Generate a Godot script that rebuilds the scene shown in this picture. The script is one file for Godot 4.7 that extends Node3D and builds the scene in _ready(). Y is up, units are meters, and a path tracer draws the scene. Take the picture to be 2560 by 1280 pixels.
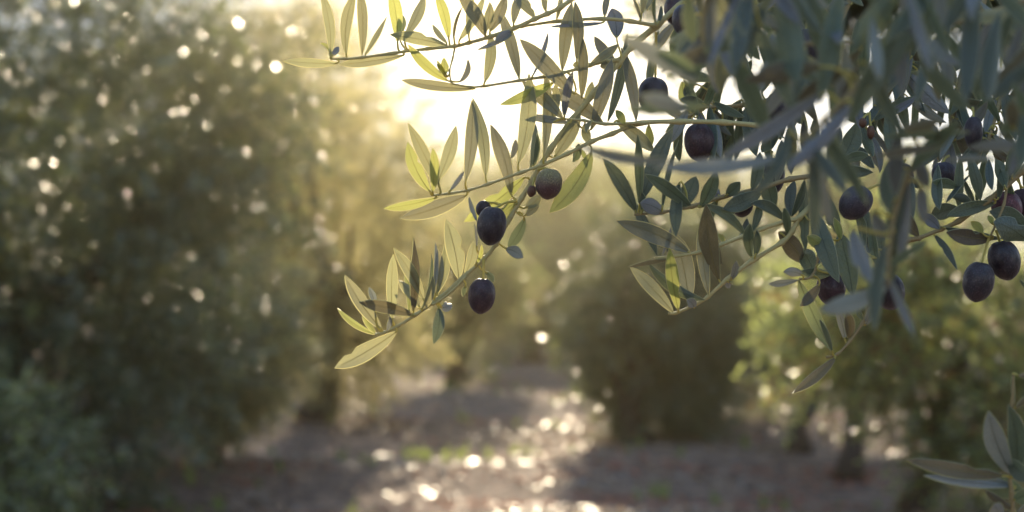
extends Node3D
# An olive grove at low sun: olive branches close to the lens in focus, the grove soft behind them.

const EYE := Vector3(0, 1.5, 0)
const FOCUS := 0.95
var rng := RandomNumberGenerator.new()
var view := Transform3D()
var taken := {}
var M := {}
var sprays := {}
var used_labels := {}


func _ready() -> void:
	rng.seed = 7
	set_view()
	make_materials()
	make_ground()
	make_trees()
	make_branches()
	make_olives()


# ------------------------------------------------------------------ camera, sky, sun
func set_view() -> void:
	var cam := Camera3D.new()
	cam.name = "camera"
	view = Transform3D(Basis(Vector3.RIGHT, deg_to_rad(0.8)), EYE)
	cam.transform = view
	var lens := CameraAttributesPhysical.new()
	lens.frustum_focal_length = 66.667
	lens.frustum_focus_distance = FOCUS
	lens.frustum_near = 0.05
	lens.frustum_far = 900.0
	lens.exposure_aperture = 7.6
	add_child(cam)
	cam.attributes = lens
	cam.fov = rad_to_deg(2.0 * atan(0.18))
	cam.far = 900.0
	cam.near = 0.05
	cam.current = true

	var sun := DirectionalLight3D.new()
	sun.name = "sun"
	add_child(sun)
	var towards := (px(1300, -480, 1.0) - EYE).normalized()
	sun.look_at_from_position(Vector3.ZERO, -towards)
	sun.light_color = Color(1.0, 0.925, 0.79)
	sun.light_energy = 1.6
	sun.light_angular_distance = 0.5
	sun.shadow_enabled = true

	var sky := ProceduralSkyMaterial.new()
	sky.sky_top_color = Color(0.41, 0.52, 0.65)
	sky.sky_horizon_color = Color(0.80, 0.80, 0.78)
	sky.sky_curve = 0.16
	sky.sky_energy_multiplier = 1.15
	sky.ground_bottom_color = Color(0.16, 0.13, 0.11)
	sky.ground_horizon_color = Color(0.72, 0.70, 0.66)
	sky.sun_angle_max = 36.0
	sky.sun_curve = 0.16
	var e := Environment.new()
	e.background_mode = Environment.BG_SKY
	e.sky = Sky.new()
	e.sky.sky_material = sky
	e.tonemap_mode = Environment.TONE_MAPPER_LINEAR
	e.tonemap_exposure = 1.68
	e.volumetric_fog_enabled = true
	e.volumetric_fog_density = 0.0020
	e.volumetric_fog_albedo = Color(1.0, 0.94, 0.77)
	e.volumetric_fog_anisotropy = 0.9
	e.sdfgi_enabled = true
	e.ssao_enabled = true
	e.ssil_enabled = true
	var we := WorldEnvironment.new()
	we.name = "surroundings"
	we.environment = e
	add_child(we)


# a point of the world from a direction and a distance; the photograph is 2560 wide
func px(x: float, y: float, d: float) -> Vector3:
	var k := 0.36 / 1280.0 * d
	return view * Vector3((x - 1280.0) * k, (640.0 - y) * k, -d)


# ------------------------------------------------------------------ helpers
func numbered(called: String, parent: Node) -> String:
	var key := str(parent.get_instance_id()) + called
	var n: int = taken.get(key, 0)
	taken[key] = n + 1
	return called if n == 0 else "%s_%03d" % [called, n]


func put(called: String, mesh: Mesh, parent: Node = self, at := Transform3D()) -> MeshInstance3D:
	var o := MeshInstance3D.new()
	o.name = numbered(called, parent)
	o.mesh = mesh
	o.transform = at
	parent.add_child(o, true)
	return o


func base(called: String, at: Vector3) -> Node3D:
	var o := Node3D.new()
	o.name = numbered(called, self)
	o.position = at
	add_child(o, true)
	return o


func tag(o: Node, label: String, category: String, group := "", kind := "") -> void:
	if label: o.set_meta("label", label)
	if category: o.set_meta("category", category)
	if group: o.set_meta("group", group)
	if kind: o.set_meta("kind", kind)


func lin(r: float, g: float, b: float) -> Color:
	return Color(r, g, b).linear_to_srgb()


func mat(c: Color, rough: float, spec := 0.5, back := Color.BLACK) -> StandardMaterial3D:
	var m := StandardMaterial3D.new()
	m.albedo_color = c
	m.roughness = rough
	m.metallic_specular = spec
	m.cull_mode = BaseMaterial3D.CULL_DISABLED
	if back != Color.BLACK:
		m.backlight_enabled = true
		m.backlight = back
	return m


func noise_tex(freq: float, ramp: Gradient, sd: int, size := 256, kind := FastNoiseLite.TYPE_SIMPLEX_SMOOTH) -> NoiseTexture2D:
	var n := FastNoiseLite.new()
	n.seed = sd
	n.frequency = freq
	n.noise_type = kind
	n.fractal_octaves = 4
	var t := NoiseTexture2D.new()
	t.width = size
	t.height = size
	t.seamless = true
	t.noise = n
	t.color_ramp = ramp
	return t


func ramp(stops: Array) -> Gradient:
	var g := Gradient.new()
	var o := PackedFloat32Array()
	var c := PackedColorArray()
	for s in stops:
		o.append(s[0])
		c.append(s[1])
	g.offsets = o
	g.colors = c
	return g


# a leaf's light that comes through: tint, share (0..0.5)
func through(r: float, g: float, b: float, share: float) -> Color:
	return lin(r * share * 2.0, g * share * 2.0, b * share * 2.0)


func make_materials() -> void:
	var grey := ramp([[0.0, Color(0.3, 0.3, 0.3)], [1.0, Color(0.75, 0.75, 0.75)]])
	var rough_map := noise_tex(0.03, grey, 5)
	var relief := noise_tex(0.02, ramp([[0.0, Color.BLACK], [1.0, Color.WHITE]]), 9)
	# near leaves: kinds in four tones each
	for k in 4:
		var t := 0.85 + 0.1 * k
		M["u%d" % k] = mat(lin(0.150 * t, 0.170 * t, 0.125), 0.62, 0.4, through(1.0, 0.89 + 0.02 * k, 0.44, 0.13 + 0.024 * k))
		M["y%d" % k] = mat(lin(0.22 * t, 0.25 * t, 0.07), 0.5, 0.45, through(0.98, 0.97, 0.28, 0.24 + 0.02 * k))
		M["d%d" % k] = mat(lin(0.058 * t, 0.078 * t, 0.056), 0.42, 0.5, through(0.76, 0.88, 0.38, 0.08 + 0.014 * k))
		M["s%d" % k] = mat(lin(0.16 * t, 0.175 * t, 0.172), 0.48, 0.5, through(0.9, 0.9, 0.7, 0.10))  # pale grey tone paints in the sky sheen on leaf tops
		M["b%d" % k] = mat(lin(0.110 * t, 0.097 * t, 0.062), 0.6, 0.4, through(0.9, 0.74, 0.36, 0.05 + 0.01 * k))
		for c in "uydsb":
			var m: StandardMaterial3D = M[c + str(k)]
			m.roughness_texture = rough_map
			m.roughness = minf(1.0, m.roughness * 1.7)
			m.heightmap_enabled = true
			m.heightmap_texture = relief
			m.heightmap_scale = 0.05
			m.resource_name = {"u": "leaf_underside", "y": "young_leaf", "d": "leaf_top", "s": "sheen_leaf", "b": "old_leaf"}[c]
	M.margin = mat(lin(0.34, 0.31, 0.13), 0.5, 0.5, through(1.0, 0.90, 0.42, 0.34))  # naturally pale leaf edge, brightened to paint in a sunlit rim
	M.margin_sun_rim_dull = mat(lin(0.15, 0.17, 0.105), 0.5, 0.5, through(0.95, 0.9, 0.4, 0.16))  # weaker painted rim for the duller leaves
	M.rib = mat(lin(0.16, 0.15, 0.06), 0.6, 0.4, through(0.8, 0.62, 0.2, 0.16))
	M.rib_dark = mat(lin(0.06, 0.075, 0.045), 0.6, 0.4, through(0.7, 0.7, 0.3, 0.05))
	M.stem = mat(lin(0.44, 0.38, 0.17), 0.6, 0.4)
	M.stem_shade = mat(lin(0.28, 0.22, 0.11), 0.7, 0.3)  # darker copy of the stem tone, its shade put into the colour
	for m in [M.stem, M.stem_shade]:
		m.heightmap_enabled = true
		m.heightmap_texture = relief
		m.heightmap_scale = 0.06
		m.uv1_triplanar = true
		m.uv1_scale = Vector3(60, 60, 60)
	M.petiole = mat(lin(0.45, 0.40, 0.12), 0.5, 0.4, through(1.0, 0.85, 0.3, 0.3))
	# olives
	M.olive = StandardMaterial3D.new()
	M.olive.vertex_color_use_as_albedo = true
	M.olive.albedo_texture = noise_tex(0.09, ramp([[0.0, Color(0.55, 0.54, 0.56)], [0.62, Color(0.74, 0.72, 0.74)], [0.80, Color(1, 1, 1)]]), 61)
	M.olive.roughness = 0.75
	M.olive.roughness_texture = noise_tex(0.012, ramp([[0.3, Color(0.45, 0.45, 0.45)], [0.7, Color(0.95, 0.95, 0.95)]]), 21)
	M.olive.metallic_specular = 0.5
	M.olive.rim_enabled = true
	M.olive.rim = 0.2
	M.olive.rim_tint = 0.2
	M.olive.heightmap_enabled = true
	M.olive.heightmap_texture = noise_tex(0.05, ramp([[0.0, Color.BLACK], [1.0, Color.WHITE]]), 31)
	M.olive.heightmap_scale = 0.02
	M.dried = mat(lin(0.20, 0.085, 0.035), 0.7, 0.3)
	# the grove
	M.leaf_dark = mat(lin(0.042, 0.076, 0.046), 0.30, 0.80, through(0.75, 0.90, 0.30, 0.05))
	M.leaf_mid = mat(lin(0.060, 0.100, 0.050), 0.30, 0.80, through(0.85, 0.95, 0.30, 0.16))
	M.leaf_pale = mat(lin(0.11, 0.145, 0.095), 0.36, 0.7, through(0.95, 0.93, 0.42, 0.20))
	M.leaf_front_lit = mat(lin(0.19, 0.215, 0.14), 0.36, 0.7, through(0.95, 0.95, 0.45, 0.22))  # paler tint stands in for front light missing on the corner bush
	M.leaf_sun_haze = mat(lin(0.14, 0.14, 0.05), 0.30, 0.80, through(1.0, 0.87, 0.40, 0.50))  # yellow leaf tint paints in the golden glow of the sun haze
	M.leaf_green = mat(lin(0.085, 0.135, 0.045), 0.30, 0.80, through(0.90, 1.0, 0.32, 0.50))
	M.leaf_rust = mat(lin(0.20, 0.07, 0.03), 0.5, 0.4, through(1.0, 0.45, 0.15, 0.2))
	M.trunk = mat(lin(0.075, 0.058, 0.050), 0.9, 0.2)
	M.trunk.heightmap_enabled = true
	M.trunk.heightmap_texture = noise_tex(0.03, ramp([[0.0, Color.BLACK], [1.0, Color.WHITE]]), 41, 256, FastNoiseLite.TYPE_CELLULAR)
	M.trunk.heightmap_scale = 3.0
	M.trunk.uv1_triplanar = true
	M.trunk.uv1_scale = Vector3(2, 1, 2)
	M.soil = StandardMaterial3D.new()
	M.soil.albedo_texture = noise_tex(0.012, ramp([[0.25, lin(0.105, 0.062, 0.050)], [0.5, lin(0.18, 0.115, 0.088)], [0.75, lin(0.25, 0.16, 0.118)]]), 3, 512)
	M.soil.heightmap_enabled = true
	M.soil.heightmap_texture = noise_tex(0.03, ramp([[0.0, Color.BLACK], [1.0, Color.WHITE]]), 17, 512)
	M.soil.heightmap_scale = 4.0
	M.soil.roughness = 0.95
	M.soil.uv1_triplanar = true
	M.soil.uv1_world_triplanar = true
	M.soil.uv1_scale = Vector3(0.6, 0.6, 0.6)
	M.dry_tan = mat(lin(0.30, 0.20, 0.13), 0.38, 0.6, through(1.0, 0.65, 0.3, 0.15))
	M.dry_red = mat(lin(0.30, 0.080, 0.045), 0.5, 0.5, through(1.0, 0.4, 0.2, 0.15))
	M.dry_grey = mat(lin(0.24, 0.20, 0.18), 0.36, 0.6)
	M.grass = mat(lin(0.07, 0.10, 0.03), 0.5, 0.4, through(0.8, 0.95, 0.25, 0.25))


# ------------------------------------------------------------------ ground
func ground_height(x: float, z: float) -> float:
	return 0.05 * sin(z * 2.1 + 0.4 * sin(x * 0.7)) + 0.03 * sin(x * 1.7 + z * 0.6) + 0.015 * sin(x * 5.1 - z * 4.3)


func make_ground() -> void:
	var st := SurfaceTool.new()
	st.begin(Mesh.PRIMITIVE_TRIANGLES)
	var nx := 120
	var nz := 200
	for j in nz + 1:
		var v := float(j) / nz
		var z := 25.0 - 40.0 * v - 340.0 * pow(v, 4.0)
		for i in nx + 1:
			var u := float(i) / nx * 2.0 - 1.0
			var x := 12.0 * u + 190.0 * pow(u, 5.0)
			st.set_uv(Vector2(x, z))
			st.add_vertex(Vector3(x, ground_height(x, z), z))
	for j in nz:
		for i in nx:
			var a := j * (nx + 1) + i
			for k in [a, a + 1, a + nx + 1, a + 1, a + nx + 2, a + nx + 1]:
				st.add_index(k)
	st.generate_normals()
	st.set_material(M.soil)
	var o := put("ground", st.commit())
	tag(o, "bare brown grove soil strewn with fallen leaves", "ground", "", "structure")

	# leaf litter, drifts of it thicker under the rows
	var leaf := {}
	for k in ["dry_tan", "dry_red", "dry_grey"]:
		leaf[k] = litter_mesh(M[k])
	var r := RandomNumberGenerator.new()
	r.seed = 51
	var drift := FastNoiseLite.new()
	drift.seed = 4
	drift.frequency = 0.35
	var lists := {"dry_tan": [], "dry_red": [], "dry_grey": []}
	var n := 0
	while n < 50000:
		var z := -7.0 - 26.0 * pow(r.randf(), 1.7)
		var x := r.randf_range(-0.42, 0.42) * (absf(z) + 2.0)
		var d := drift.get_noise_2d(x, z * 1.6)
		n += 1
		if d + r.randf_range(-0.5, 0.5) < -0.1: continue
		var red := drift.get_noise_2d(x * 0.8 + 50.0, z * 2.0)
		var key := "dry_red" if red + r.randf_range(-0.12, 0.12) > 0.06 else ("dry_tan" if r.randf() < 0.6 else "dry_grey")
		var b := Basis.from_euler(Vector3(r.randfn(0.0, 0.35), r.randf() * TAU, r.randfn(0.0, 0.35))).scaled(Vector3.ONE * r.randf_range(0.7, 1.9))
		lists[key].append(Transform3D(b, Vector3(x, ground_height(x, z) + r.randf_range(0.004, 0.02), z)))
	var heap := base("fallen_leaves", Vector3.ZERO)
	tag(heap, "dry tan, grey and rust red leaves scattered over the soil", "fallen leaves", "", "stuff")
	for key in lists:
		scatter("leaf_litter", leaf[key], lists[key], heap)
	# low green weeds in patches
	var blades := []
	for k in 2600:
		var z := -7.0 - 22.0 * pow(r.randf(), 1.4)
		var x := r.randf_range(-0.40, 0.40) * (absf(z) + 1.0)
		if drift.get_noise_2d(x * 0.9 - 30.0, z * 1.5 + 12.0) < 0.26: continue
		var b := Basis.from_euler(Vector3(r.randfn(0.0, 0.4), r.randf() * TAU, r.randfn(0.0, 0.4))).scaled(Vector3.ONE * r.randf_range(0.6, 1.4))
		blades.append(Transform3D(b, Vector3(x, ground_height(x, z), z)))
	var w := scatter("weeds", weed_mesh(), blades, self)
	tag(w, "low green weeds in patches between the olive rows", "weeds", "", "stuff")


func scatter(called: String, mesh: Mesh, list: Array, parent: Node) -> MultiMeshInstance3D:
	var mm := MultiMesh.new()
	mm.transform_format = MultiMesh.TRANSFORM_3D
	mm.mesh = mesh
	mm.instance_count = list.size()
	for i in list.size():
		mm.set_instance_transform(i, list[i])
	var o := MultiMeshInstance3D.new()
	o.name = numbered(called, parent)
	o.multimesh = mm
	parent.add_child(o, true)
	o.set_meta("kind", "stuff")
	return o


func lozenge(st: SurfaceTool, at: Vector3, along: Vector3, side: Vector3, up: Vector3) -> void:
	# a small folded leaf of six triangles
	var p := [at, at + along * 0.33 + side - up * 0.2, at + along * 0.33 - side - up * 0.2, at + along * 0.36 + up * 0.15, at + along * 0.72 + side * 0.8 + up * 0.1, at + along * 0.72 - side * 0.8 + up * 0.1, at + along - up * 0.5]
	for t in [[0, 3, 1], [0, 2, 3], [1, 3, 4], [3, 2, 5], [3, 6, 4], [3, 5, 6]]:
		for k in t:
			st.add_vertex(p[k])


func litter_mesh(m: Material) -> Mesh:
	var st := SurfaceTool.new()
	st.begin(Mesh.PRIMITIVE_TRIANGLES)
	lozenge(st, Vector3(-0.028, 0, 0), Vector3(0.056, 0, 0), Vector3(0, 0, 0.008), Vector3(0, 0.006, 0))
	st.generate_normals()
	st.set_material(m)
	return st.commit()


func weed_mesh() -> Mesh:
	var st := SurfaceTool.new()
	st.begin(Mesh.PRIMITIVE_TRIANGLES)
	for k in 7:
		var a := TAU * k / 7.0
		var d := Vector3(cos(a) * 0.05, 0.05 + 0.03 * (k % 3), sin(a) * 0.05)
		lozenge(st, Vector3.ZERO, d, Vector3(-sin(a), 0, cos(a)) * 0.008, Vector3(0, 0.006, 0))
	st.generate_normals()
	st.set_material(M.grass)
	return st.commit()


# ------------------------------------------------------------------ the grove's trees
# a sprig of leaves along a thin twig, in three tones; shared by thousands of copies
func sprig(tones: Array, sd: int, count := 16, reach := 0.26) -> Mesh:
	var r := RandomNumberGenerator.new()
	r.seed = sd
	var mesh := ArrayMesh.new()
	for t in tones.size():
		var st := SurfaceTool.new()
		st.begin(Mesh.PRIMITIVE_TRIANGLES)
		for k in count:
			if k % tones.size() != t: continue
			var h := reach * (0.1 + 0.9 * k / count)
			var a := r.randf() * TAU
			var d := (Vector3(cos(a), 0, sin(a)) + Vector3.UP * r.randf_range(0.2, 1.3)).normalized()
			var side := d.cross(Vector3(r.randfn(), r.randfn(), r.randfn()).normalized()).normalized()
			var l := r.randf_range(0.045, 0.072)
			lozenge(st, Vector3(0, h, 0) + d * 0.006, d * l, side * l * 0.115, d.cross(side) * l * 0.08)
		st.generate_normals()
		st.set_material(tones[t])
		st.commit(mesh)
	var tw := SurfaceTool.new()
	tw.begin(Mesh.PRIMITIVE_TRIANGLES)
	tube_into(tw, [Vector3.ZERO, Vector3(0.01, reach * 0.5, 0.006), Vector3(0, reach, 0)], [0.003, 0.002, 0.001], 3)
	tw.generate_normals()
	tw.set_material(M.trunk)
	tw.commit(mesh)
	return mesh


func tube_into(st: SurfaceTool, pts: Array, radii: Array, sides := 8) -> void:
	var rings := []
	var n := pts.size()
	for i in n:
		var d: Vector3 = (pts[mini(i + 1, n - 1)] - pts[maxi(i - 1, 0)]).normalized()
		var x := d.cross(Vector3(0.3, 0.2, 1.0)).normalized()
		var y := d.cross(x)
		var ring := []
		for k in sides:
			var a := TAU * k / sides
			ring.append(pts[i] + (x * cos(a) + y * sin(a)) * radii[i])
		rings.append(ring)
	st.set_smooth_group(0)
	for i in n - 1:
		for k in sides:
			var k2 := (k + 1) % sides
			for v in [rings[i][k], rings[i + 1][k], rings[i][k2], rings[i][k2], rings[i + 1][k], rings[i + 1][k2]]:
				st.add_vertex(v)
	for k in range(1, sides - 1):
		for v in [rings[n - 1][0], rings[n - 1][k + 1], rings[n - 1][k]]:
			st.add_vertex(v)
		for v in [rings[0][0], rings[0][k], rings[0][k + 1]]:
			st.add_vertex(v)


func tube(pts: Array, radii: Array, m: Material, sides := 8) -> Mesh:
	var st := SurfaceTool.new()
	st.begin(Mesh.PRIMITIVE_TRIANGLES)
	tube_into(st, pts, radii, sides)
	st.index()
	st.generate_normals()
	st.set_material(m)
	return st.commit()


func tree(label: String, group: String, at: Vector3, centre: Vector3, size: Vector3, lobes: int, count: int, meshes: Array, sd: int, trunk_r := 0.13) -> void:
	var r := RandomNumberGenerator.new()
	r.seed = sd
	at.y = ground_height(at.x, at.z) - 0.02
	var root := base("olive_tree", at)
	tag(root, label, "olive tree", group)
	var c := centre - at
	# lobes of the crown: unequal clumps that leave gaps between them
	var clumps := []
	for k in lobes:
		var d := Vector3(r.randfn(), r.randfn() * 0.9, r.randfn()).normalized()
		var p := c + d * size * r.randf_range(0.35, 0.88)
		clumps.append([p, r.randf_range(0.12, 0.38) * pow(size.x * size.y * size.z, 1.0 / 3.0)])
	var pts := []
	var radii := []
	for i in 6:
		var t := i / 5.0
		pts.append(Vector3(0, 0, 0).lerp(Vector3(c.x, c.y - size.y * 0.15, c.z), t) + Vector3(r.randfn(0, 0.05), 0, r.randfn(0, 0.05)) * sin(t * PI))
		radii.append(trunk_r * (1.25 - 0.75 * t) * (1.35 if i == 0 else 1.0))
	put("trunk", tube(pts, radii, M.trunk, 10), root)
	for k in mini(lobes, 9):
		var p: Vector3 = clumps[k][0]
		var from: Vector3 = pts[2 + k % 4]
		var mid := from.lerp(p, 0.5) + Vector3(r.randfn(0, 0.08), 0.12, r.randfn(0, 0.08))
		put("limb", tube([from, mid, p], [trunk_r * 0.45, trunk_r * 0.28, trunk_r * 0.1], M.trunk, 6), root)
	var lists := []
	for m in meshes: lists.append([])
	var most := 0.0
	for q in clumps: most += q[1] * q[1]
	for q in clumps:
		var n := int(count * q[1] * q[1] / most)
		for k in n:
			var d := Vector3(r.randfn(), r.randfn(), r.randfn()).normalized() * pow(r.randf(), 0.4)
			var p: Vector3 = q[0] + d * q[1] * Vector3(1.15, 0.9, 1.15)
			if p.y + at.y < 0.06: continue
			var out := (d + (p - c).normalized() * 0.6 + Vector3(0, -0.25, 0) + Vector3(r.randfn(), r.randfn(), r.randfn()) * 0.35).normalized()
			var x := out.cross(Vector3(r.randfn(), r.randfn(), r.randfn())).normalized()
			lists[r.randi() % meshes.size()].append(Transform3D(Basis(x, out, x.cross(out)).scaled(Vector3.ONE * r.randf_range(0.8, 1.25)), p))
	for k in meshes.size():
		scatter("crown", meshes[k], lists[k], root)


func make_trees() -> void:
	var dark := []
	var gold := []
	var mid := []
	var green := []
	for k in 3:
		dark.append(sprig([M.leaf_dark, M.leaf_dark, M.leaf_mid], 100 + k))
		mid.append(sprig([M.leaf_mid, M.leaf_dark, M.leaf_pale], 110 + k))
		gold.append(sprig([M.leaf_sun_haze, M.leaf_sun_haze, M.leaf_pale], 120 + k))
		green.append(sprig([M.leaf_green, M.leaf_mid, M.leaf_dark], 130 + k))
	var pale := sprig([M.leaf_front_lit, M.leaf_front_lit, M.leaf_green], 150)
	green.append(sprig([M.leaf_green, M.leaf_rust, M.leaf_mid], 140))
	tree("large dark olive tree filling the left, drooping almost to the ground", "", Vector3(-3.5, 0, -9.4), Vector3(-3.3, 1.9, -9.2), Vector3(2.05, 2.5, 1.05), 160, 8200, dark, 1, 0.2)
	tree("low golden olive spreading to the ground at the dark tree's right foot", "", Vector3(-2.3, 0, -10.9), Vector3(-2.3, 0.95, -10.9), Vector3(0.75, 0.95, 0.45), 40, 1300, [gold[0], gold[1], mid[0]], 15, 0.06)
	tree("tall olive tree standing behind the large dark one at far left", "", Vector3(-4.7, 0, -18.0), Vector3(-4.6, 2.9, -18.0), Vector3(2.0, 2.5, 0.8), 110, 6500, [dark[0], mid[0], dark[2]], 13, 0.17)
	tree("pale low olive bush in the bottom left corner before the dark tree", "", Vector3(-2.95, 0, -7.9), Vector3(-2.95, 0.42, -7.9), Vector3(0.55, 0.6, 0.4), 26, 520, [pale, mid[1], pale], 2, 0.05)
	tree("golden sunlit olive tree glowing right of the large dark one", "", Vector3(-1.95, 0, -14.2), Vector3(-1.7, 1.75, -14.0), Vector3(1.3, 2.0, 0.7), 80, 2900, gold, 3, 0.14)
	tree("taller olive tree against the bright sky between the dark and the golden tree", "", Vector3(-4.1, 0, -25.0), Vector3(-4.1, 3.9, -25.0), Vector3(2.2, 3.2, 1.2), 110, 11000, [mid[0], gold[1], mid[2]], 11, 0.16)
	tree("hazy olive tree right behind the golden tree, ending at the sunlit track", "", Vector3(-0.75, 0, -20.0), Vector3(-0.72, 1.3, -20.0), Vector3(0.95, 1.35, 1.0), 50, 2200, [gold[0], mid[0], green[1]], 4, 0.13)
	tree("dusky blue green olive bush at centre right of the track", "", Vector3(1.15, 0, -13.2), Vector3(1.25, 0.9, -13.2), Vector3(0.85, 1.15, 0.8), 26, 3000, dark, 5, 0.12)
	tree("dusky olive tree behind the centre bush, half hidden by the hanging twigs", "", Vector3(1.95, 0, -14.6), Vector3(2.1, 1.1, -14.6), Vector3(1.1, 1.15, 0.8), 50, 2800, [dark[0], mid[0], dark[1]], 12, 0.12)
	tree("soft grey green olive tree behind the dusky centre bush", "", Vector3(0.35, 0, -25.5), Vector3(0.35, 1.35, -25.5), Vector3(1.15, 1.3, 0.9), 40, 1900, [mid[0], mid[2], green[0]], 6, 0.15)
	tree("pale olive tree closing the track, right of the soft grey green one", "", Vector3(2.0, 0, -27.0), Vector3(2.0, 1.8, -27.0), Vector3(1.4, 1.9, 1.0), 50, 4000, [mid[0], mid[2], green[1]], 14, 0.12)
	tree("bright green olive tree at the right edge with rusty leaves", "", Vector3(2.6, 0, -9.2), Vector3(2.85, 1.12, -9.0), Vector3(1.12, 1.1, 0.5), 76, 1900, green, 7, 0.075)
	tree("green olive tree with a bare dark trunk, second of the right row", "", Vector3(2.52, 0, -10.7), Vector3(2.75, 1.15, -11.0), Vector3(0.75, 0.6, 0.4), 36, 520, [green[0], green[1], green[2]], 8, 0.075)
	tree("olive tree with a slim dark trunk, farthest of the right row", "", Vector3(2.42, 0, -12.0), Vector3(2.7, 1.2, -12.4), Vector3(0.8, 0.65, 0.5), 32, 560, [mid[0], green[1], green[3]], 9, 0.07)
	tree("added olive tree, unseen above the upper right, whose crown shades the branches below", "", Vector3(2.5, 0, -4.6), Vector3(1.56, 2.85, -4.2), Vector3(1.4, 0.5, 0.9), 80, 6000, dark, 10, 0.16)  # unseen tree added to cast shade over the right hand branches
	var far := [[-4.8, -33.0, 2.2, 4.4], [-1.0, -36.0, 2.1, 4.9], [1.7, -32.0, 2.2, 4.9], [4.6, -34.0, 2.2, 4.8], [7.6, -31.0, 2.3, 4.5], [10.3, -37.0, 2.4, 4.9], [0.6, -44.0, 2.4, 5.6], [3.4, -46.0, 2.6, 5.8], [-3.4, -50.0, 2.7, 5.2], [7.2, -52.0, 2.8, 5.6], [12.5, -50.0, 2.8, 5.8], [-8.5, -46.0, 2.8, 5.4]]
	for k in far.size():
		var f = far[k]
		tree("hazy pale olive tree in the far row that closes the grove", "far olive trees fading into the haze", Vector3(f[0], 0, f[1]), Vector3(f[0], f[3] * 0.55, f[1]), Vector3(f[2], f[3] * 0.45, f[2]), 60, 7500, [mid[k % 3], green[k % 3]], 20 + k, 0.2)


# ------------------------------------------------------------------ olive branches before the lens
func smooth_path(nodes: Array, each := 4) -> Array:
	var out := []
	var n := nodes.size()
	for i in n - 1:
		var a: Vector3 = nodes[maxi(i - 1, 0)]
		var b: Vector3 = nodes[i]
		var c: Vector3 = nodes[i + 1]
		var d: Vector3 = nodes[mini(i + 2, n - 1)]
		for k in each:
			out.append(b.cubic_interpolate(c, a, d, float(k) / each))
	out.append(nodes[n - 1])
	return out


func blade_width(t: float) -> float:
	return pow(4.0 * t * (1.0 - t), 0.86) * (1.0 + 0.16 * sin(t * PI * 2.0) * -0.4) + 0.03 * (1.0 - t)


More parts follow.
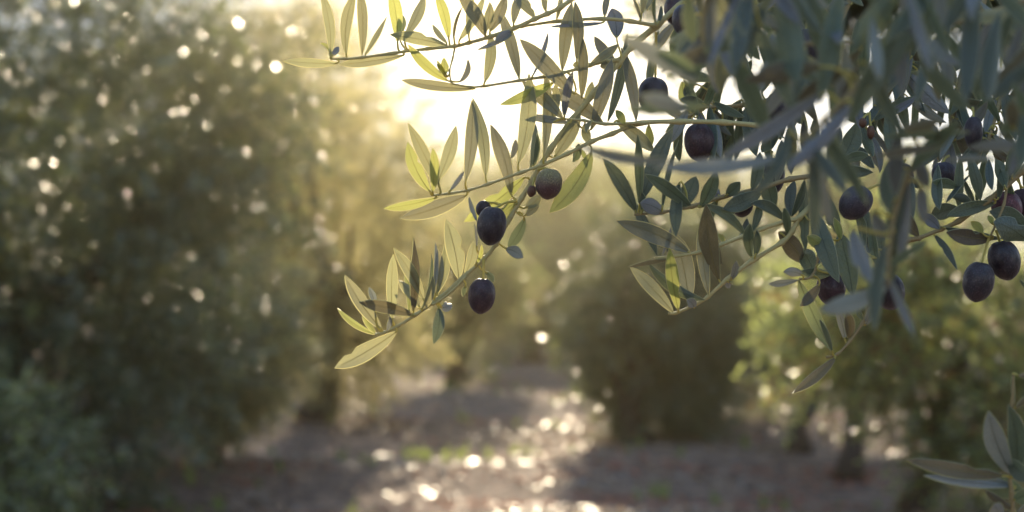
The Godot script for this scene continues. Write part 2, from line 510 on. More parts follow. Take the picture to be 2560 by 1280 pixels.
# one leaf: a petiole from the stem, a cupped and bowed blade with a pale edge that also paints a sunlit rim, and a midrib proud of both faces
func leaf_mesh(r: RandomNumberGenerator, b: Vector3, tip: Vector3, bow: Vector3, face: Vector3, width: float, cup: float, m: Material, edge: Material, rib: Material, pet: Array) -> Mesh:
	var mesh := ArrayMesh.new()
	var n := 10
	var centre := []
	var side := []
	var up := []
	for i in n + 1:
		var t := float(i) / n
		centre.append(b.lerp(tip, t) + bow * 4.0 * t * (1.0 - t))
	for i in n + 1:
		var d: Vector3 = (centre[mini(i + 1, n)] - centre[maxi(i - 1, 0)]).normalized()
		var s := d.cross(face).normalized()
		side.append(s)
		up.append(s.cross(d))
	var blade := SurfaceTool.new()
	blade.begin(Mesh.PRIMITIVE_TRIANGLES)
	var us := [-1.0, -0.5, 0.0, 0.5, 1.0]
	var fat := [r.randf_range(0.88, 1.1), r.randf_range(0.88, 1.1)]
	var twist := r.randfn(0.0, 0.45)
	var lean := r.randfn(0.0, 0.09)
	var nick := r.randi_range(3, 8) if r.randf() < 0.16 else -1
	var wave := r.randf() * TAU
	var grid := []
	for i in n + 1:
		var t := float(i) / n
		var w := width * 0.5 * blade_width(clampf(t + lean * t * (1.0 - t), 0.0, 1.0))
		side[i] = side[i].rotated(side[i].cross(up[i]).normalized(), twist * (t - 0.5))
		up[i] = up[i].rotated(side[i].cross(up[i]).normalized(), twist * (t - 0.5))
		var row := []
		for u in us:
			var uu: float = u * (fat[0] if u < 0.0 else fat[1])
			if i == nick and u == 1.0: uu *= 0.62
			row.append(centre[i] + side[i] * uu * w + up[i] * w * (cup * (absf(u) - 0.35) + 0.07 * u * sin(t * 9.0 + wave)))
			blade.set_uv(Vector2(u * 0.5 + 0.5, t * 3.0))
			blade.add_vertex(row[-1])
		grid.append(row)
	for i in n:
		for k in 4:
			var a := i * 5 + k
			for v in [a, a + 5, a + 1, a + 1, a + 5, a + 6]:
				blade.add_index(v)
	blade.generate_normals()
	blade.set_material(m)
	blade.commit(mesh)
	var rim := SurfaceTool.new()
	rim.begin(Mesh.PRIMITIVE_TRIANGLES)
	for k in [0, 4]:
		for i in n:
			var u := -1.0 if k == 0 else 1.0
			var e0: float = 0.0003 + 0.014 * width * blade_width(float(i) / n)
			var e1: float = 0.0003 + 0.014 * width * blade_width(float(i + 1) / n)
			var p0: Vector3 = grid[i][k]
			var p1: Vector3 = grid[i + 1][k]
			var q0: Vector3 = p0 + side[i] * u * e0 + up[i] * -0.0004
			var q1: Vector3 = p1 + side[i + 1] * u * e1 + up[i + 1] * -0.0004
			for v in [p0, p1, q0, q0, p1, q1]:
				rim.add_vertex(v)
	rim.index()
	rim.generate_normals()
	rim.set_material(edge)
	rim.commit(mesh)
	var mid := SurfaceTool.new()
	mid.begin(Mesh.PRIMITIVE_TRIANGLES)
	for s in [-1.0, 1.0]:
		for i in n - 1:
			var h0: float = width * 0.02 * (1.0 - 0.7 * i / n)
			var h1: float = width * 0.02 * (1.0 - 0.7 * (i + 1) / n)
			var o0: Vector3 = grid[i][2] + up[i] * s * 0.00025
			var o1: Vector3 = grid[i + 1][2] + up[i + 1] * s * 0.00025
			for v in [o0 - side[i] * h0, o1 - side[i + 1] * h1, o0 + side[i] * h0, o0 + side[i] * h0, o1 - side[i + 1] * h1, o1 + side[i + 1] * h1]:
				mid.add_vertex(v)
	mid.generate_normals()
	mid.set_material(rib)
	mid.commit(mesh)
	if pet.size() == 2:
		var st := SurfaceTool.new()
		st.begin(Mesh.PRIMITIVE_TRIANGLES)
		var d0: Vector3 = (centre[1] - centre[0]).normalized()
		var gap: float = (pet[0] - b).length()
		var pts := []
		var radii := []
		for k in 6:
			var t := k / 5.0
			var c0: Vector3 = pet[0] + pet[1] * gap * 0.35
			var c1: Vector3 = b - d0 * gap * 0.45
			pts.append(pet[0].bezier_interpolate(c0, c1, centre[0] + d0 * 0.002, t))
			radii.append(0.00085 - 0.00025 * t)
		tube_into(st, pts, radii, 6)
		st.index()
		st.generate_normals()
		st.set_material(M.petiole)
		st.commit(mesh)
	return mesh


# stems: arrays of [points as x, y pairs, depth at the first, depth at the last, radius at the first, radius at the last]
# leaves: lines of «base x, base y, tip x, tip y, width, bend, kind»
func branch(label: String, group: String, stems: Array, leaves: String, sd: int, stem_mat: Material, spread := 0.018, extra := 0) -> Node3D:
	var r := RandomNumberGenerator.new()
	r.seed = sd
	var first: PackedFloat32Array = PackedFloat32Array(stems[0][0])
	var root := base("olive_branch", px(first[0], first[1], stems[0][1]))
	tag(root, label, "olive branch", group)
	var first_near: bool = stems[0][1] < 0.7
	var all := []
	for s in stems:
		var nodes := []
		var c: Array = s[0]
		var n := c.size() / 2
		for i in n:
			var t := float(i) / maxi(n - 1, 1)
			nodes.append(px(c[i * 2], c[i * 2 + 1], lerpf(s[1], s[2], t)) - root.position)
		var pts := smooth_path(nodes)
		var radii := []
		for i in pts.size():
			var t := float(i) / (pts.size() - 1)
			radii.append(lerpf(s[3], s[4], t) * (1.0 + (0.42 if i % 4 == 0 else r.randf_range(-0.08, 0.1))))
		var o := put("stem", tube(pts, radii, stem_mat, 8), root)
		for p in pts: all.append(p)
	# further leaves hanging off the stems at their own angles
	for k in extra:
		var q: Vector3 = view.affine_inverse() * (all[r.randi() % all.size()] + root.position)
		var s3 := Vector2(q.x / -q.z, -q.y / -q.z) * 1280.0 / 0.36 + Vector2(1280 + r.randfn(0, 12), 640 + r.randfn(0, 12))
		var a := r.randfn(0.0, 0.55) + (PI if r.randf() < 0.2 else 0.0)
		var e3 := s3 + Vector2(sin(a), cos(a)) * r.randf_range(85, 150) * 0.95 / -q.z
		leaves += "%f %f %f %f %f %f %s\n" % [s3.x, s3.y, e3.x, e3.y, r.randf_range(16, 30) * 0.95 / -q.z, r.randfn(0, 6), "dddssub"[r.randi() % 7]]
	for line in leaves.split("\n", false):
		var f := line.strip_edges().split(" ", false)
		if f.size() < 7: continue
		var kind: String = f[6]
		var b2 := Vector2(float(f[0]), float(f[1]))
		var t2 := Vector2(float(f[2]), float(f[3]))
		# the depth of the stem where the leaf sits
		var best := 1e9
		var near := Vector3.ZERO
		var dir := Vector3.ZERO
		for i in all.size():
			var q: Vector3 = view.affine_inverse() * (all[i] + root.position)
			var s2 := Vector2(q.x / -q.z, q.y / -q.z) * 1280.0 / 0.36
			var gap := Vector2(b2.x - 1280.0, 640.0 - b2.y).distance_to(s2)
			if gap < best:
				best = gap
				near = all[i]
				dir = (all[mini(i + 1, all.size() - 1)] - all[maxi(i - 1, 0)]).normalized()
		var d0: float = -(view.affine_inverse() * (near + root.position)).z + r.randf_range(-0.004, 0.004)
		var length := b2.distance_to(t2) * 0.36 / 1280.0 * d0
		var d1 := d0 + clampf(r.randfn(0.0, spread), -0.03, 0.03)
		if f.size() > 7:
			d0 += float(f[7])
			d1 += float(f[7])
		var b := px(b2.x, b2.y, d0) - root.position
		var tip := px(t2.x, t2.y, d1) - root.position
		var w: float = float(f[4]) * (0.80 if first_near else 0.96) * 0.36 / 1280.0 * d0
		var sight := (b + root.position - EYE).normalized()
		var flat := Vector2(t2.x - b2.x, b2.y - t2.y).normalized()
		var bowdir := view.basis * Vector3(flat.y, -flat.x, 0)   # to the right of a leaf that points up
		var bow: Vector3 = bowdir * float(f[5]) * 0.36 / 1280.0 * d0 - sight * r.randfn(0.0, 0.02) * length
		# leaves seen edge on keep their real breadth and turn
		var real := maxf(w, length * 0.135)
		var roll := acos(clampf(w / real, 0.0, 1.0)) * (1.0 if r.randf() < 0.75 else -1.0) + r.randfn(0.0, 0.14)
		var face := (-sight).rotated((tip - b).normalized(), roll)
		var tone := str(r.randi() % 4)
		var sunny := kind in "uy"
		var pet := []
		var reach := best * 0.36 / 1280.0 * d0
		if reach < 0.018 and reach > 0.0012:
			var way := dir if dir.dot(b - near) > 0.0 else -dir
			pet = [near, (way * 0.8 + (b - near).normalized() * 0.3).normalized()]
		var mesh := leaf_mesh(r, Vector3.ZERO, tip - b, bow, face, real, r.randf_range(0.10, 0.55) * (1.0 if r.randf() < 0.7 else -1.0), M[kind + tone], M.margin if sunny else M.margin_sun_rim_dull, M.rib if sunny or kind == "b" else M.rib_dark, [] if pet.is_empty() else [pet[0] - b, pet[1]])
		put("leaf", mesh, root, Transform3D(Basis(), b))
	return root


func make_branches() -> void:
	var fine := "in-focus olive branches"
	branch("golden top twig whose tip points farthest left along the upper edge", fine,
		[[[1445, -12, 1400, 19, 1369, 34, 1337, 47, 1287, 70, 1225, 92, 1172, 107, 1134, 116, 1069, 122, 981, 133, 903, 144, 865, 147, 826, 147], 0.965, 0.945, 0.0017, 0.0007],
		[[1640, 65, 1575, 53, 1503, 47, 1394, 53, 1300, 67], 0.975, 0.965, 0.0015, 0.0010],
		[[1137, 119, 1132, 145, 1124, 178, 1128, 206], 0.955, 0.95, 0.0006, 0.0005]], """
844 159 708 152 22 -2 u
1010 138 847 161 24 -3 u
826 138 799 -28 26 10 u
866 140 889 -20 28 -12 u
905 140 898 -34 25 5 u
912 138 966 42 14 2 u
826 140 800 108 8 9 y
829 138 846 116 14 2 s
994 106 976 -32 31 5 y
1001 84 1003 35 16 4 d 0.02
1014 90 1061 -15 28 5 u
1124 117 975 87 32 4 u
1122 203 1020 112 28 -9 y
1110 190 1110 145 17 2 y
1100 176 1093 160 8 2 y
1117 107 1081 60 12 -3 u
1122 98 1089 -22 25 5 y
1135 98 1157 18 6 -6 b
1148 100 1212 -12 20 6 u
1172 95 1184 -16 18 -4 u
1215 92 1144 -14 32 9 u
1213 80 1225 5 24 3 u
1223 80 1266 -18 26 5 u
1282 84 1194 124 10 -3 s
1284 76 1238 104 17 3 s
1284 60 1303 -14 21 -4 u
1337 45 1284 -12 25 4 u
1365 30 1371 -30 15 -6 u
1391 50 1404 -18 11 2 u
1510 56 1377 66 10 -3 s
1512 42 1524 -18 15 -4 u
1602 50 1578 -14 8 3 u
1604 35 1612 -32 16 2 u
1632 -14 1617 26 15 2 u
1640 60 1636 -22 10 -4 d
1646 58 1652 14 11 3 d
1118 190 1094 152 10 -3 y
1148 205 1170 150 12 9 s
""", 11, M.stem)
	branch("second golden twig crossing the bright sky just below the top one", fine,
		[[[1547, 150, 1512, 153, 1475, 163, 1444, 172, 1406, 182, 1359, 192, 1300, 201, 1212, 215, 1175, 217, 1130, 209], 0.975, 0.95, 0.0015, 0.0006]], """
1187 222 1004 200 25 -5 u
1212 205 1226 80 26 8 u
1298 196 1248 22 30 5 u
1406 178 1430 5 32 -5 u
1441 152 1438 5 27 6 u
1330 192 1369 82 10 7 s
1434 236 1300 98 40 2 u
1454 246 1457 94 25 2 u 0.01
1385 206 1251 262 27 -5 y
1476 160 1546 110 20 3 u
1448 168 1432 164 15 3 u
1515 152 1500 165 16 -5 u
1548 172 1486 90 27 -3 u
1541 95 1530 20 38 4 s
""", 12, M.stem)
	branch("long golden branch curving down to the lower left with two big olives", fine,
		[[[1745, -18, 1697, 16, 1640, 65, 1581, 116, 1547, 156, 1487, 231, 1425, 306, 1375, 375, 1347, 419, 1331, 450, 1303, 497, 1275, 545, 1240, 610, 1209, 649, 1162, 689, 1101, 743, 1039, 787, 995, 815, 960, 831, 938, 836], 0.985, 0.945, 0.0023, 0.0008],
		[[1166, 690, 1130, 727, 1098, 752, 1080, 762], 0.951, 0.949, 0.0009, 0.0008]], """
1478 325 1530 146 34 3 u
1591 303 1552 118 28 8 u
1520 304 1569 84 26 7 d
1386 394 1451 280 34 3 u
1459 262 1481 204 18 3 u
1326 420 1337 308 16 5 d
1332 418 1343 334 13 5 d
1278 488 1227 311 35 8 u
1312 442 1159 555 40 -6 y
1276 396 1289 350 14 4 s
1312 545 1269 621 31 -5 d
1264 622 1307 645 26 -5 s
1313 520 1352 488 25 3 u
1311 540 1342 500 27 5 u
1172 492 1192 552 10 2 s
1191 622 1187 560 8 2 s
1147 698 1114 546 43 6 u
1092 736 1112 610 27 8 u
1087 740 1095 620 24 8 u
1083 736 1089 606 11 4 s
1055 772 1079 634 14 7 d
1057 778 1082 690 20 6 u
1033 781 1034 593 23 5 b
1022 780 1012 660 19 5 y
1060 752 984 620 29 6 u
1050 770 996 700 26 4 u
981 802 983 636 29 -3 u
955 824 862 688 35 -6 u
1034 788 898 756 31 3 b
941 836 843 770 16 -9 y
939 834 906 778 15 -3 y
993 828 836 920 43 -5 u
938 768 922 718 17 3 s
967 828 975 792 12 2 s
1098 768 1084 860 29 -6 d
1103 768 1129 758 24 4 s
1162 686 1183 602 24 6 u
1190 660 1204 612 9 5 y
1213 680 1233 706 15 -4 d
1166 712 1158 742 12 2 d
1292 505 1245 548 20 4 y
1288 510 1262 560 9 2 y
""", 13, M.stem)
	branch("golden middle twig with tall upright leaves above the paired olives", fine,
		[[[1900, 314, 1808, 306, 1700, 304, 1600, 308, 1531, 334, 1481, 353, 1419, 384, 1356, 412, 1303, 431, 1221, 460, 1171, 475, 1120, 484, 1082, 488], 0.975, 0.95, 0.0018, 0.0007],
		[[1600, 307, 1512, 310, 1460, 301, 1406, 297], 0.965, 0.955, 0.0011, 0.0007]], """
1408 297 1304 203 32 4 u
1510 311 1374 219 42 6 u
1425 308 1312 292 18 3 s
1295 412 1322 184 37 11 u
1358 396 1364 166 23 8 u
1382 300 1389 206 22 4 u 0.01
1411 293 1432 180 21 -4 s
1540 300 1636 380 34 -4 u
1562 312 1540 276 17 2 y
1622 312 1628 368 19 2 y
1447 360 1431 405 20 -4 d
1480 378 1373 532 46 -13 y
1164 454 1180 250 34 7 u
1214 444 1182 244 30 9 u
1100 472 1020 308 33 2 u
1096 450 1140 314 30 5 u
1076 480 1019 355 33 -9 y
1081 482 1082 371 23 4 y
1124 478 1161 428 10 2 s
1092 494 959 521 23 -4 y
1168 488 999 546 39 -5 u
1447 372 1463 405 10 -5 y
1462 310 1478 360 20 5 u
1480 300 1466 332 12 4 u
""", 14, M.stem)
	branch("grey green twig whose leaves fan out left of the hanging right cluster", fine,
		[[[2075, 395, 2049, 434, 1974, 448, 1905, 469, 1808, 492, 1730, 516, 1658, 530, 1586, 536], 0.965, 0.95, 0.0019, 0.0008]], """
1591 531 1508 397 37 4 d
1598 516 1594 337 21 4 d
1600 508 1683 317 41 -3 d
1732 523 1613 436 35 4 d
1656 520 1698 350 10 -6 d
1660 535 1600 508 38 6 s
1800 492 1757 470 30 5 s
1698 455 1690 592 28 4 d
1905 478 1806 524 41 -5 d
1905 430 1933 528 37 -4 d
1976 540 1987 450 27 -6 d
1979 541 2011 450 21 5 d
2012 450 2014 627 25 3 d
2061 446 2022 496 25 4 d
2070 418 2182 430 29 3 d
2096 405 2140 307 45 9 d
2104 406 2172 388 27 -5 d
2185 420 2130 364 27 4 d
1815 488 1850 455 30 3 d
1860 480 1820 545 24 3 d
1750 520 1790 425 36 5 d
1690 530 1740 440 40 4 d
1880 476 1900 380 30 4 d
1940 458 1955 350 28 4 b
1605 530 1604 480 14 3 d
1795 500 1770 556 24 4 d
""", 15, M.stem_shade)
	branch("lower shaded twig bending to a bare tip with a broad pale leaf", fine,
		[[[2052, 437, 2042, 475, 2030, 512, 1999, 543, 1967, 553, 1905, 572, 1858, 591, 1805, 611, 1749, 631, 1667, 643, 1638, 644], 0.96, 0.945, 0.0019, 0.0008]], """
1643 640 1579 498 28 5 d
1725 632 1541 552 45 8 u
1655 640 1677 568 11 3 s
1863 590 1754 512 25 15 d
1961 552 1877 508 27 13 d
2026 552 2076 490 33 4 d
1798 612 1804 660 18 6 b
1880 580 1900 500 22 4 d
1850 594 1868 545 18 5 d
1810 608 1794 585 11 3 y
""", 16, M.stem)
	branch("lowest shaded twig of the right cluster ending in a sharp elbow", fine,
		[[[2030, 512, 1999, 543, 1980, 578, 1955, 606, 1883, 650, 1817, 699, 1770, 742, 1739, 761, 1689, 783, 1672, 783], 0.958, 0.945, 0.0019, 0.0008]], """
1722 762 1681 577 50 8 u
1696 776 1674 620 31 -4 y
1684 783 1575 667 33 4 u
1762 750 1619 655 27 -17 d
1676 650 1571 668 11 3 b
1799 704 1765 510 46 -9 b
1772 738 1756 540 33 -7 u
1828 700 1840 652 18 4 s
1822 704 1826 720 18 3 s
1736 770 1716 750 25 4 s
1947 580 2009 660 45 -6 b
1880 645 1875 560 26 -5 d
1888 640 1892 575 20 5 d
1970 590 1960 520 18 3 d
""", 17, M.stem)
	branch("hanging twig with narrow grey leaves around a half hidden olive", fine,
		[[[2060, 440, 2055, 500, 2050, 580, 2046, 640, 2030, 690, 1998, 698], 0.95, 0.94, 0.0012, 0.0007]], """
2034 520 2097 706 44 4 d
2072 492 2106 592 33 5 d
2132 740 2097 577 46 4 d
2066 636 2018 590 27 6 y
2044 662 2050 607 15 4 s
2036 690 2000 620 40 5 d
2008 688 1959 680 23 4 s
2080 684 2001 678 29 -4 d
1996 700 1920 710 15 -3 s
1997 700 2081 880 37 4 d
2050 710 2000 766 25 -4 b
2058 560 2030 610 20 4 y
2100 600 2085 545 18 3 y
""", 18, M.stem_shade)
	branch("twig dropping to the lowest leaf under the blurred grey leaves", fine,
		[[[2300, 594, 2244, 606, 2212, 622, 2196, 690, 2169, 777, 2156, 808, 2125, 852, 2094, 885, 2066, 893], 0.96, 0.945, 0.0016, 0.0007]], """
2090 893 1981 984 27 -4 b
2081 880 2050 800 12 3 d
2112 850 2090 768 22 4 s
2125 852 2117 778 25 4 b
2162 815 2179 762 19 4 s
2160 800 2145 770 12 -4 d
2161 622 2139 498 22 4 d
2176 604 2148 492 19 4 d
2196 672 2180 560 23 -4 d
2205 640 2192 560 22 4 d
2170 640 2160 560 20 4 d
2190 690 2230 640 20 4 b
""", 19, M.stem_shade)
	branch("right hand twig with level grey leaves above the two hanging olives", fine,
		[[[2592, 378, 2553, 429, 2517, 462, 2470, 501, 2398, 552, 2352, 573, 2298, 595, 2201, 627], 0.965, 0.96, 0.0022, 0.0010],
		[[2517, 462, 2510, 510, 2490, 560, 2476, 590], 0.955, 0.95, 0.0009, 0.0007]], """
2490 508 2368 541 35 4 d
2396 520 2327 543 37 4 d
2358 568 2508 598 16 4 d
2482 598 2366 580 41 -5 b
2335 586 2392 674 17 -5 d
2572 604 2484 556 60 6 d
2572 574 2473 528 54 5 d
2524 455 2546 570 22 4 d
2402 388 2398 522 21 3 d
2462 384 2440 506 23 -4 d
2420 380 2451 502 27 -4 d
2472 398 2480 474 19 3 d
2345 412 2348 524 27 3 d
2280 448 2282 545 21 3 d
2422 438 2365 506 10 2 d
2410 448 2437 507 12 2 d
2430 508 2378 490 19 4 d
2512 468 2487 398 29 4 d
2349 572 2304 538 31 4 s
2298 592 2243 508 35 -5 b
2456 582 2426 554 19 4 y
2530 440 2560 330 26 4 d
2515 460 2530 360 22 4 d
2395 470 2330 455 24 4 d
2300 470 2250 440 22 3 d
2495 500 2500 420 16 3 d
2560 470 2575 380 26 3 b
2550 700 2590 735 12 3 d
2480 560 2470 540 12 3 y
""", 20, M.stem_shade)
	# leaves a little behind the focus, hanging in the upper right
	branch("curtain of narrow leaves hanging from the top right of centre", "hanging leaf curtains",
		[[[1890, -40, 1850, 60, 1800, 180, 1770, 260, 1700, 300], 1.03, 1.0, 0.0022, 0.0012], [[2140, -30, 2060, 120, 1960, 230, 1860, 262, 1740, 268], 1.05, 1.0, 0.0022, 0.001]], """
1646 76 1620 232 21 4 d
1692 52 1628 138 24 3 u
1692 60 1684 150 21 3 d
1706 204 1716 262 26 3 y
1735 210 1712 240 20 3 d
1815 118 1819 184 15 3 y
1765 306 1754 434 31 3 d
1830 268 1823 416 27 3 d
1851 264 1838 402 23 -3 d
1806 308 1795 424 27 3 d
1822 348 1774 408 23 3 d
1866 264 1891 390 35 3 d
1916 248 1921 404 27 3 d
1950 330 1905 380 28 3 d
1981 298 1978 436 31 3 d
2040 288 2041 402 27 3 d
2100 318 2068 402 31 -4 d
2010 300 2025 410 24 3 b
1945 235 1952 350 30 3 d
1880 150 1850 230 24 3 d
1800 180 1760 250 26 3 d
1790 200 1700 190 24 4 d
1760 260 1700 250 22 3 d
1900 262 1880 330 22 3 d
1975 225 2000 310 26 3 d
2060 120 2080 240 30 3 d
2040 140 2020 250 30 3 d
1850 60 1900 150 26 3 d
1870 20 1850 130 28 3 d
1880 -10 1930 90 28 3 d
1820 100 1780 40 24 3 y
""", 21, M.stem_shade, 0.03, 55)
	branch("curtain of narrow leaves hanging from the top, left of the corner", "hanging leaf curtains",
		[[[2330, -40, 2300, 60, 2250, 180, 2200, 270, 2150, 330], 1.05, 1.0, 0.0022, 0.0012], [[2470, -40, 2440, 80, 2400, 200, 2380, 300, 2370, 360], 1.06, 1.02, 0.0022, 0.001]], """
2147 48 2140 224 35 3 d
2165 70 2160 200 30 3 d
2222 268 2234 404 31 3 d
2296 178 2286 352 16 3 d
2362 228 2349 318 16 3 d
2272 244 2366 306 25 4 s
2262 178 2374 284 45 4 s
2302 298 2346 346 37 4 s
2185 262 2216 344 16 3 d
2198 262 2185 398 10 3 d
2155 308 2183 392 25 3 d
2315 8 2418 10 16 3 d
2334 28 2347 80 22 3 d
2250 60 2210 180 34 3 d
2270 120 2240 250 32 3 d
2310 60 2290 170 30 3 d
2440 60 2420 190 30 3 d
2430 120 2450 260 30 3 d
2400 200 2380 330 28 3 d
2390 240 2430 340 26 3 d
2350 -20 2370 100 28 3 d
2460 -20 2500 120 30 3 d
2240 200 2270 330 26 3 d
2180 290 2120 300 26 3 d
2260 170 2300 260 24 3 b
2290 90 2330 180 22 3 d
2420 150 2350 190 24 3 d
2375 330 2330 400 24 3 d
2380 310 2400 400 22 3 d
2200 280 2250 360 22 3 b
""", 22, M.stem_shade, 0.03, 60)
	branch("dense shaded leaves filling the top right corner of the picture", "hanging leaf curtains",
		[[[2600, -30, 2570, 60, 2530, 160, 2500, 260, 2470, 350], 1.04, 1.0, 0.0025, 0.0012], [[2050, -40, 2030, 40, 2010, 120, 1990, 180], 1.05, 1.02, 0.002, 0.001]], """
2560 60 2540 200 30 3 d
2575 20 2520 120 30 3 d
2540 120 2570 260 30 3 d
2530 160 2490 290 30 3 d
2510 220 2540 350 28 3 d
2490 280 2450 380 26 3 d
2480 320 2510 420 24 3 d
2550 90 2480 60 26 3 d
2590 -10 2540 60 28 3 d
2500 250 2440 270 24 3 d
2540 140 2600 180 28 3 d
2510 230 2575 300 26 3 d
2040 -10 2000 100 34 3 d
2030 40 2070 150 34 3 d
2020 80 1970 180 32 3 d
2010 120 2030 230 30 3 d
1995 170 1950 250 28 3 d
2045 -20 2100 80 32 3 d
2035 20 1960 60 30 3 d
2000 160 2060 220 28 3 b
2005 140 1930 160 28 3 d
""", 23, M.stem_shade, 0.03, 60)
	# branches between the focus and the lens, soft and large
	branch("blurred grey spray sweeping left close to the lens below the sky", "blurred near branches",
		[[[2230, 60, 2150, 200, 2060, 300, 1990, 360], 0.60, 0.58, 0.0012, 0.0006]], """
1690 398 1440 362 30 -14 s
1990 385 1640 418 46 -16 s
2130 255 1960 430 46 -10 s
2060 230 1800 395 52 -8 s
1780 262 1564 270 34 -4 d
1725 278 1600 240 42 3 s
1745 205 1552 92 52 4 s
1750 190 1640 130 40 4 d
2060 165 1860 205 62 4 b
2115 175 1990 255 50 3 b
""", 24, M.stem_shade, 0.03, 10)
	branch("blurred upright leaves hanging from the top edge before the sky gaps", "blurred near branches",
		[[[1960, -60, 1900, -40, 1820, -45, 1760, -50], 0.62, 0.60, 0.0014, 0.001]], """
1782 -40 1778 168 38 3 s
1715 -30 1735 110 44 3 d
1690 160 1790 120 60 3 b
1760 130 1890 60 54 4 d
1880 -40 1834 190 56 4 d
1930 -20 1840 170 44 3 d
1825 120 1925 340 62 4 d
1955 -40 1992 210 78 4 d
1950 135 1976 220 30 3 s
2085 55 2102 110 30 3 s
2095 170 2112 262 34 3 s
1900 60 1985 280 44 3 d
2010 -40 2080 170 60 3 d
2105 -30 2050 260 56 3 d
1820 -30 1860 60 44 3 b
""", 25, M.stem_shade, 0.03, 14)
	branch("blurred dark leaves slanting down from the top right close by", "blurred near branches",
		[[[2470, -70, 2400, -50, 2330, -55, 2260, -50], 0.60, 0.58, 0.0014, 0.001]], """
2332 -50 2118 310 84 6 d
2400 -30 2170 200 80 6 d
2180 40 2200 200 36 3 s
2440 -30 2414 260 60 5 d
2440 -10 2430 84 28 3 s
2358 86 2345 156 34 3 s
2300 146 2420 276 48 4 d
2180 -40 2230 90 50 3 d
2255 -30 2130 130 66 3 d
2190 120 2215 250 30 3 s
""", 26, M.stem_shade, 0.03, 16)
	branch("blurred twig crossing the top right with many slim grey leaves", "blurred near branches",
		[[[2620, -20, 2450, 40, 2250, 90, 2050, 110, 1880, 90, 1760, 40], 0.70, 0.68, 0.0014, 0.0008]], """
1760 40 1690 150 34 3 d
""", 30, M.stem_shade, 0.03, 42)
	branch("blurred grey blue leaves crossing the right edge close to the lens", "blurred near branches",
		[[[2640, 20, 2600, 120, 2590, 240, 2600, 360], 0.62, 0.60, 0.0014, 0.001]], """
2500 30 2468 256 54 4 d
2562 50 2503 260 40 4 s
2540 20 2440 240 50 4 d
2200 345 2425 332 24 3 d
2576 362 2418 370 34 3 s
2492 398 2362 396 20 3 s
2352 368 2190 392 28 3 b
2600 280 2500 330 50 4 d
2580 240 2550 420 44 4 d
2530 320 2525 250 40 3 b
2350 300 2240 350 50 3 b
""", 27, M.stem_shade, 0.03, 14)
	branch("blurred pale leaves hanging low before the right cluster of olives", "blurred near branches",
		[[[2300, 380, 2270, 440, 2240, 520, 2225, 600, 2222, 715], 0.64, 0.62, 0.0012, 0.0007]], """
2184 528 2212 596 40 3 s
2238 498 2226 664 36 4 s
2128 572 2178 706 52 4 s
2236 575 2220 716 30 8 s
2218 716 2048 776 52 -8 s
2304 466 2311 556 38 3 s
2222 398 2220 530 50 3 d
2246 325 2240 490 50 3 b
2290 380 2320 470 40 3 b
2275 430 2200 500 40 3 d
""", 28, M.stem_shade, 0.03, 8)
	branch("young upright shoot with blue grey leaves in the bottom right corner", "",
		[[[2532, 1310, 2530, 1240, 2520, 1150, 2526, 1060, 2531, 1010, 2533, 936], 0.80, 0.79, 0.0014, 0.0006]], """
2532 1188 2471 1028 52 -9 s
2536 1192 2520 1012 44 14 d
2532 936 2536 1004 9 2 d
2536 1020 2575 985 14 3 b
2544 938 2575 932 12 4 b
2512 1190 2262 1148 34 -6 b
2540 1216 2308 1188 22 -4 s
2530 1210 2426 1182 22 -4 s
2560 1230 2466 1222 54 6 d
2540 1276 2464 1226 20 -4 b
2522 1150 2580 1200 44 4 d
2535 1250 2590 1220 40 3 d
2500 1300 2484 1262 34 3 s
2560 1120 2590 1180 40 3 d
2540 1290 2590 1270 40 3 b
""", 29, M.stem_shade, 0.03)


# ------------------------------------------------------------------ olives
func olive_mesh(width: float, height: float, tones: Array, sd: int) -> Mesh:
	var n := FastNoiseLite.new()
	n.seed = sd
	n.frequency = 90.0
	var big := FastNoiseLite.new()
	big.seed = sd + 40
	big.frequency = 30.0
	var st := SurfaceTool.new()
	st.begin(Mesh.PRIMITIVE_TRIANGLES)
	var rows := 18
	var cols := 26
	for i in rows + 1:
		var t := float(i) / rows
		var a := PI * t
		for k in cols + 1:
			var b := TAU * k / cols
			# a blunt shoulder with a dimple at the stalk, a fuller belly, a slight point below
			var rr := pow(sin(a), 0.92) * width * 0.5 * (1.0 + 0.05 * cos(a))
			var y := cos(a) * height * 0.5 - 0.05 * height * exp(-pow(a / 0.22, 2.0)) - 0.02 * height * exp(-pow((PI - a) / 0.2, 2.0))
			var p := Vector3(cos(b) * rr, y, sin(b) * rr)
			p *= 1.0 + 0.02 * big.get_noise_3dv(p)
			var mix := clampf(0.5 + 0.9 * n.get_noise_3dv(p) + 0.5 * big.get_noise_3dv(p), 0.0, 1.0)
			var c: Color = tones[0].lerp(tones[1], mix)
			if tones.size() > 2:
				c = c.lerp(tones[2], clampf((p.y / height + 0.06 + 0.25 * big.get_noise_3dv(p)) * 2.6, 0.0, 1.0))
			st.set_color(c)
			st.set_uv(Vector2(float(k) / cols * 2.0, t))
			st.add_vertex(p)
	for i in rows:
		for k in cols:
			var a := i * (cols + 1) + k
			for v in [a, a + 1, a + cols + 1, a + 1, a + cols + 2, a + cols + 1]:
				st.add_index(v)
	st.generate_normals()
	st.set_material(M.olive)
	return st.commit()


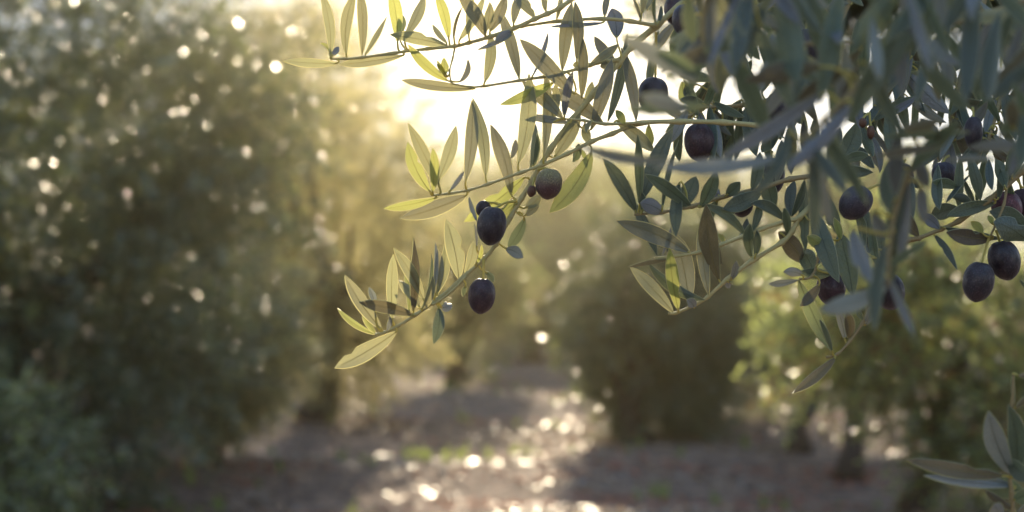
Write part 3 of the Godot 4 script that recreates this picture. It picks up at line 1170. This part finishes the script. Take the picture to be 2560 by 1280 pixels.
func olive(label: String, x: float, y: float, w: float, h: float, tilt: float, d: float, stalk: Array, tones: Array, sd: int, called := "olive", category := "olive") -> void:
	var k := 0.36 / 1280.0 * d
	var at := px(x, y, d)
	var turn := view.basis * Basis(Vector3.BACK, deg_to_rad(tilt)) * Basis(Vector3.UP, 0.7 * sd)
	var o := put(called, olive_mesh(w * k * 0.975, h * k * 1.03, tones, sd), self, Transform3D(turn, at))
	tag(o, label, category, "ripe olives on the branches" if called == "olive" else "shrivelled fruits")
	if stalk.size() >= 2:
		var inv := o.transform.affine_inverse()
		var top := Vector3(0, h * k * 0.44, 0)
		var end := inv * px(stalk[0], stalk[1], d if stalk.size() < 3 else stalk[2])
		var mid := top.lerp(end, 0.5) + Vector3(0, h * k * 0.06, 0)
		put("stalk", tube(smooth_path([end, mid, top]), [0.0011, 0.001, 0.0009, 0.0009, 0.0008, 0.0008, 0.0008, 0.0009, 0.0011], M.petiole, 6), o)


func make_olives() -> void:
	var black := [Color(0.020, 0.011, 0.016), Color(0.085, 0.063, 0.074)]
	var wine := [Color(0.040, 0.014, 0.020), Color(0.12, 0.062, 0.068)]
	var dusky := [Color(0.058, 0.047, 0.060), Color(0.12, 0.10, 0.115)]
	var turning := [Color(0.11, 0.045, 0.042), Color(0.20, 0.115, 0.10), Color(0.42, 0.38, 0.16)]
	var red := [Color(0.10, 0.024, 0.036), Color(0.27, 0.10, 0.11)]
	var brown := [Color(0.16, 0.06, 0.025), Color(0.26, 0.12, 0.05)]
	olive("plump black olive lit on its right shoulder, half way down the golden branch", 1229, 564, 76, 95, -8, 0.945, [1291, 503, 0.952], black, 1)
	olive("small dark olive peeping out behind the plump black one", 1208, 521, 38, 40, -35, 0.965, [1250, 512, 0.96], black, 2)
	olive("lone black olive hanging on a straight stalk beneath the golden branch", 1204, 739, 70, 88, -6, 0.945, [1209, 648, 0.95], wine, 3)
	olive("turning olive with a greenish shoulder, highest on the golden branch", 1372, 459, 69, 76, -8, 0.95, [1345, 424, 0.958], turning, 4)
	olive("dusky blue purple olive alone in a gap of the right cluster", 2139, 507, 80, 90, -38, 0.955, [2215, 460, 0.965], dusky, 5)
	olive("black olive with dents, lower of the touching pair at right", 2446, 704, 79, 99, -10, 0.945, [2474, 590, 0.95], black, 6)
	olive("black olive without dents, upper of the touching pair at right", 2511, 650, 80, 99, 14, 0.955, [2490, 575, 0.955], black, 7)
	olive("wine coloured olive under crossing narrow leaves at the cluster's lower edge", 2078, 721, 74, 84, 5, 0.955, [2075, 660, 0.95], wine, 8)
	olive("dark olive half covered by a blurred pale leaf, low in the cluster", 2222, 728, 80, 90, 12, 0.955, [2205, 660, 0.955], black, 9)
	olive("dark olive below the level twig, crossed by an upright leaf", 1748, 356, 78, 94, 4, 0.985, [1745, 304, 0.974], wine, 10)
	olive("dark olive against the bright sky behind grey blurred leaves", 1632, 236, 78, 86, -10, 1.0, [1640, 80, 0.985], black, 11)
	olive("brownish olive at the top edge beside the thick stem, left of two", 1690, 26, 62, 74, 0, 0.99, [], wine, 12)
	olive("greyish olive at the top edge, right of two and nearer", 1716, 52, 74, 84, 5, 0.965, [1710, 5, 0.98], dusky, 13)
	olive("dark olive hidden behind hanging leaves above the shaded twig", 1928, 440, 70, 90, 0, 0.995, [1930, 380, 1.0], black, 14)
	olive("dark round olive deep in the top leaves right of the sky gaps", 2018, 122, 82, 100, 5, 1.02, [2025, 50, 1.04], black, 15)
	olive("dark olive among brown blurred leaves in the upper cluster", 1947, 275, 70, 92, 0, 1.0, [1955, 225, 1.02], black, 16)
	olive("shaded olive behind brown blurred leaves right of the dusky one", 2248, 460, 72, 108, -12, 0.99, [2262, 400, 1.0], wine, 17)
	olive("shaded olive tucked behind leaves left of the right hand twig", 2360, 437, 62, 66, 8, 0.985, [2372, 390, 1.0], black, 18)
	olive("reddish purple olive at the right edge above the touching pair", 2517, 518, 76, 82, 20, 0.975, [2512, 466, 0.962], red, 19)
	olive("purple olive cut by the right edge above the touching pair", 2560, 512, 66, 84, 10, 0.985, [2545, 445, 0.97], wine, 20)
	olive("purple olive in deep shade near the upper right corner", 2434, 332, 46, 82, 0, 0.99, [2432, 270, 1.0], black, 21)
	olive("dark olive underside showing beneath a broad grey leaf", 1855, 512, 58, 60, 0, 0.985, [1862, 478, 0.965], black, 22)
	olive("shrivelled brown fruit beside the turning olive", 1329, 478, 23, 29, -10, 0.948, [1336, 445, 0.955], brown, 23, "dried_olive", "dried fruit")
	olive("shrivelled reddish fruit hanging lower of two right of centre", 2177, 331, 20, 34, 0, 0.985, [2173, 282, 0.99], brown, 24, "dried_olive", "dried fruit")
	olive("shrivelled reddish fruit hanging upper of two right of centre", 2157, 307, 20, 24, 0, 0.985, [2170, 284, 0.99], brown, 25, "dried_olive", "dried fruit")
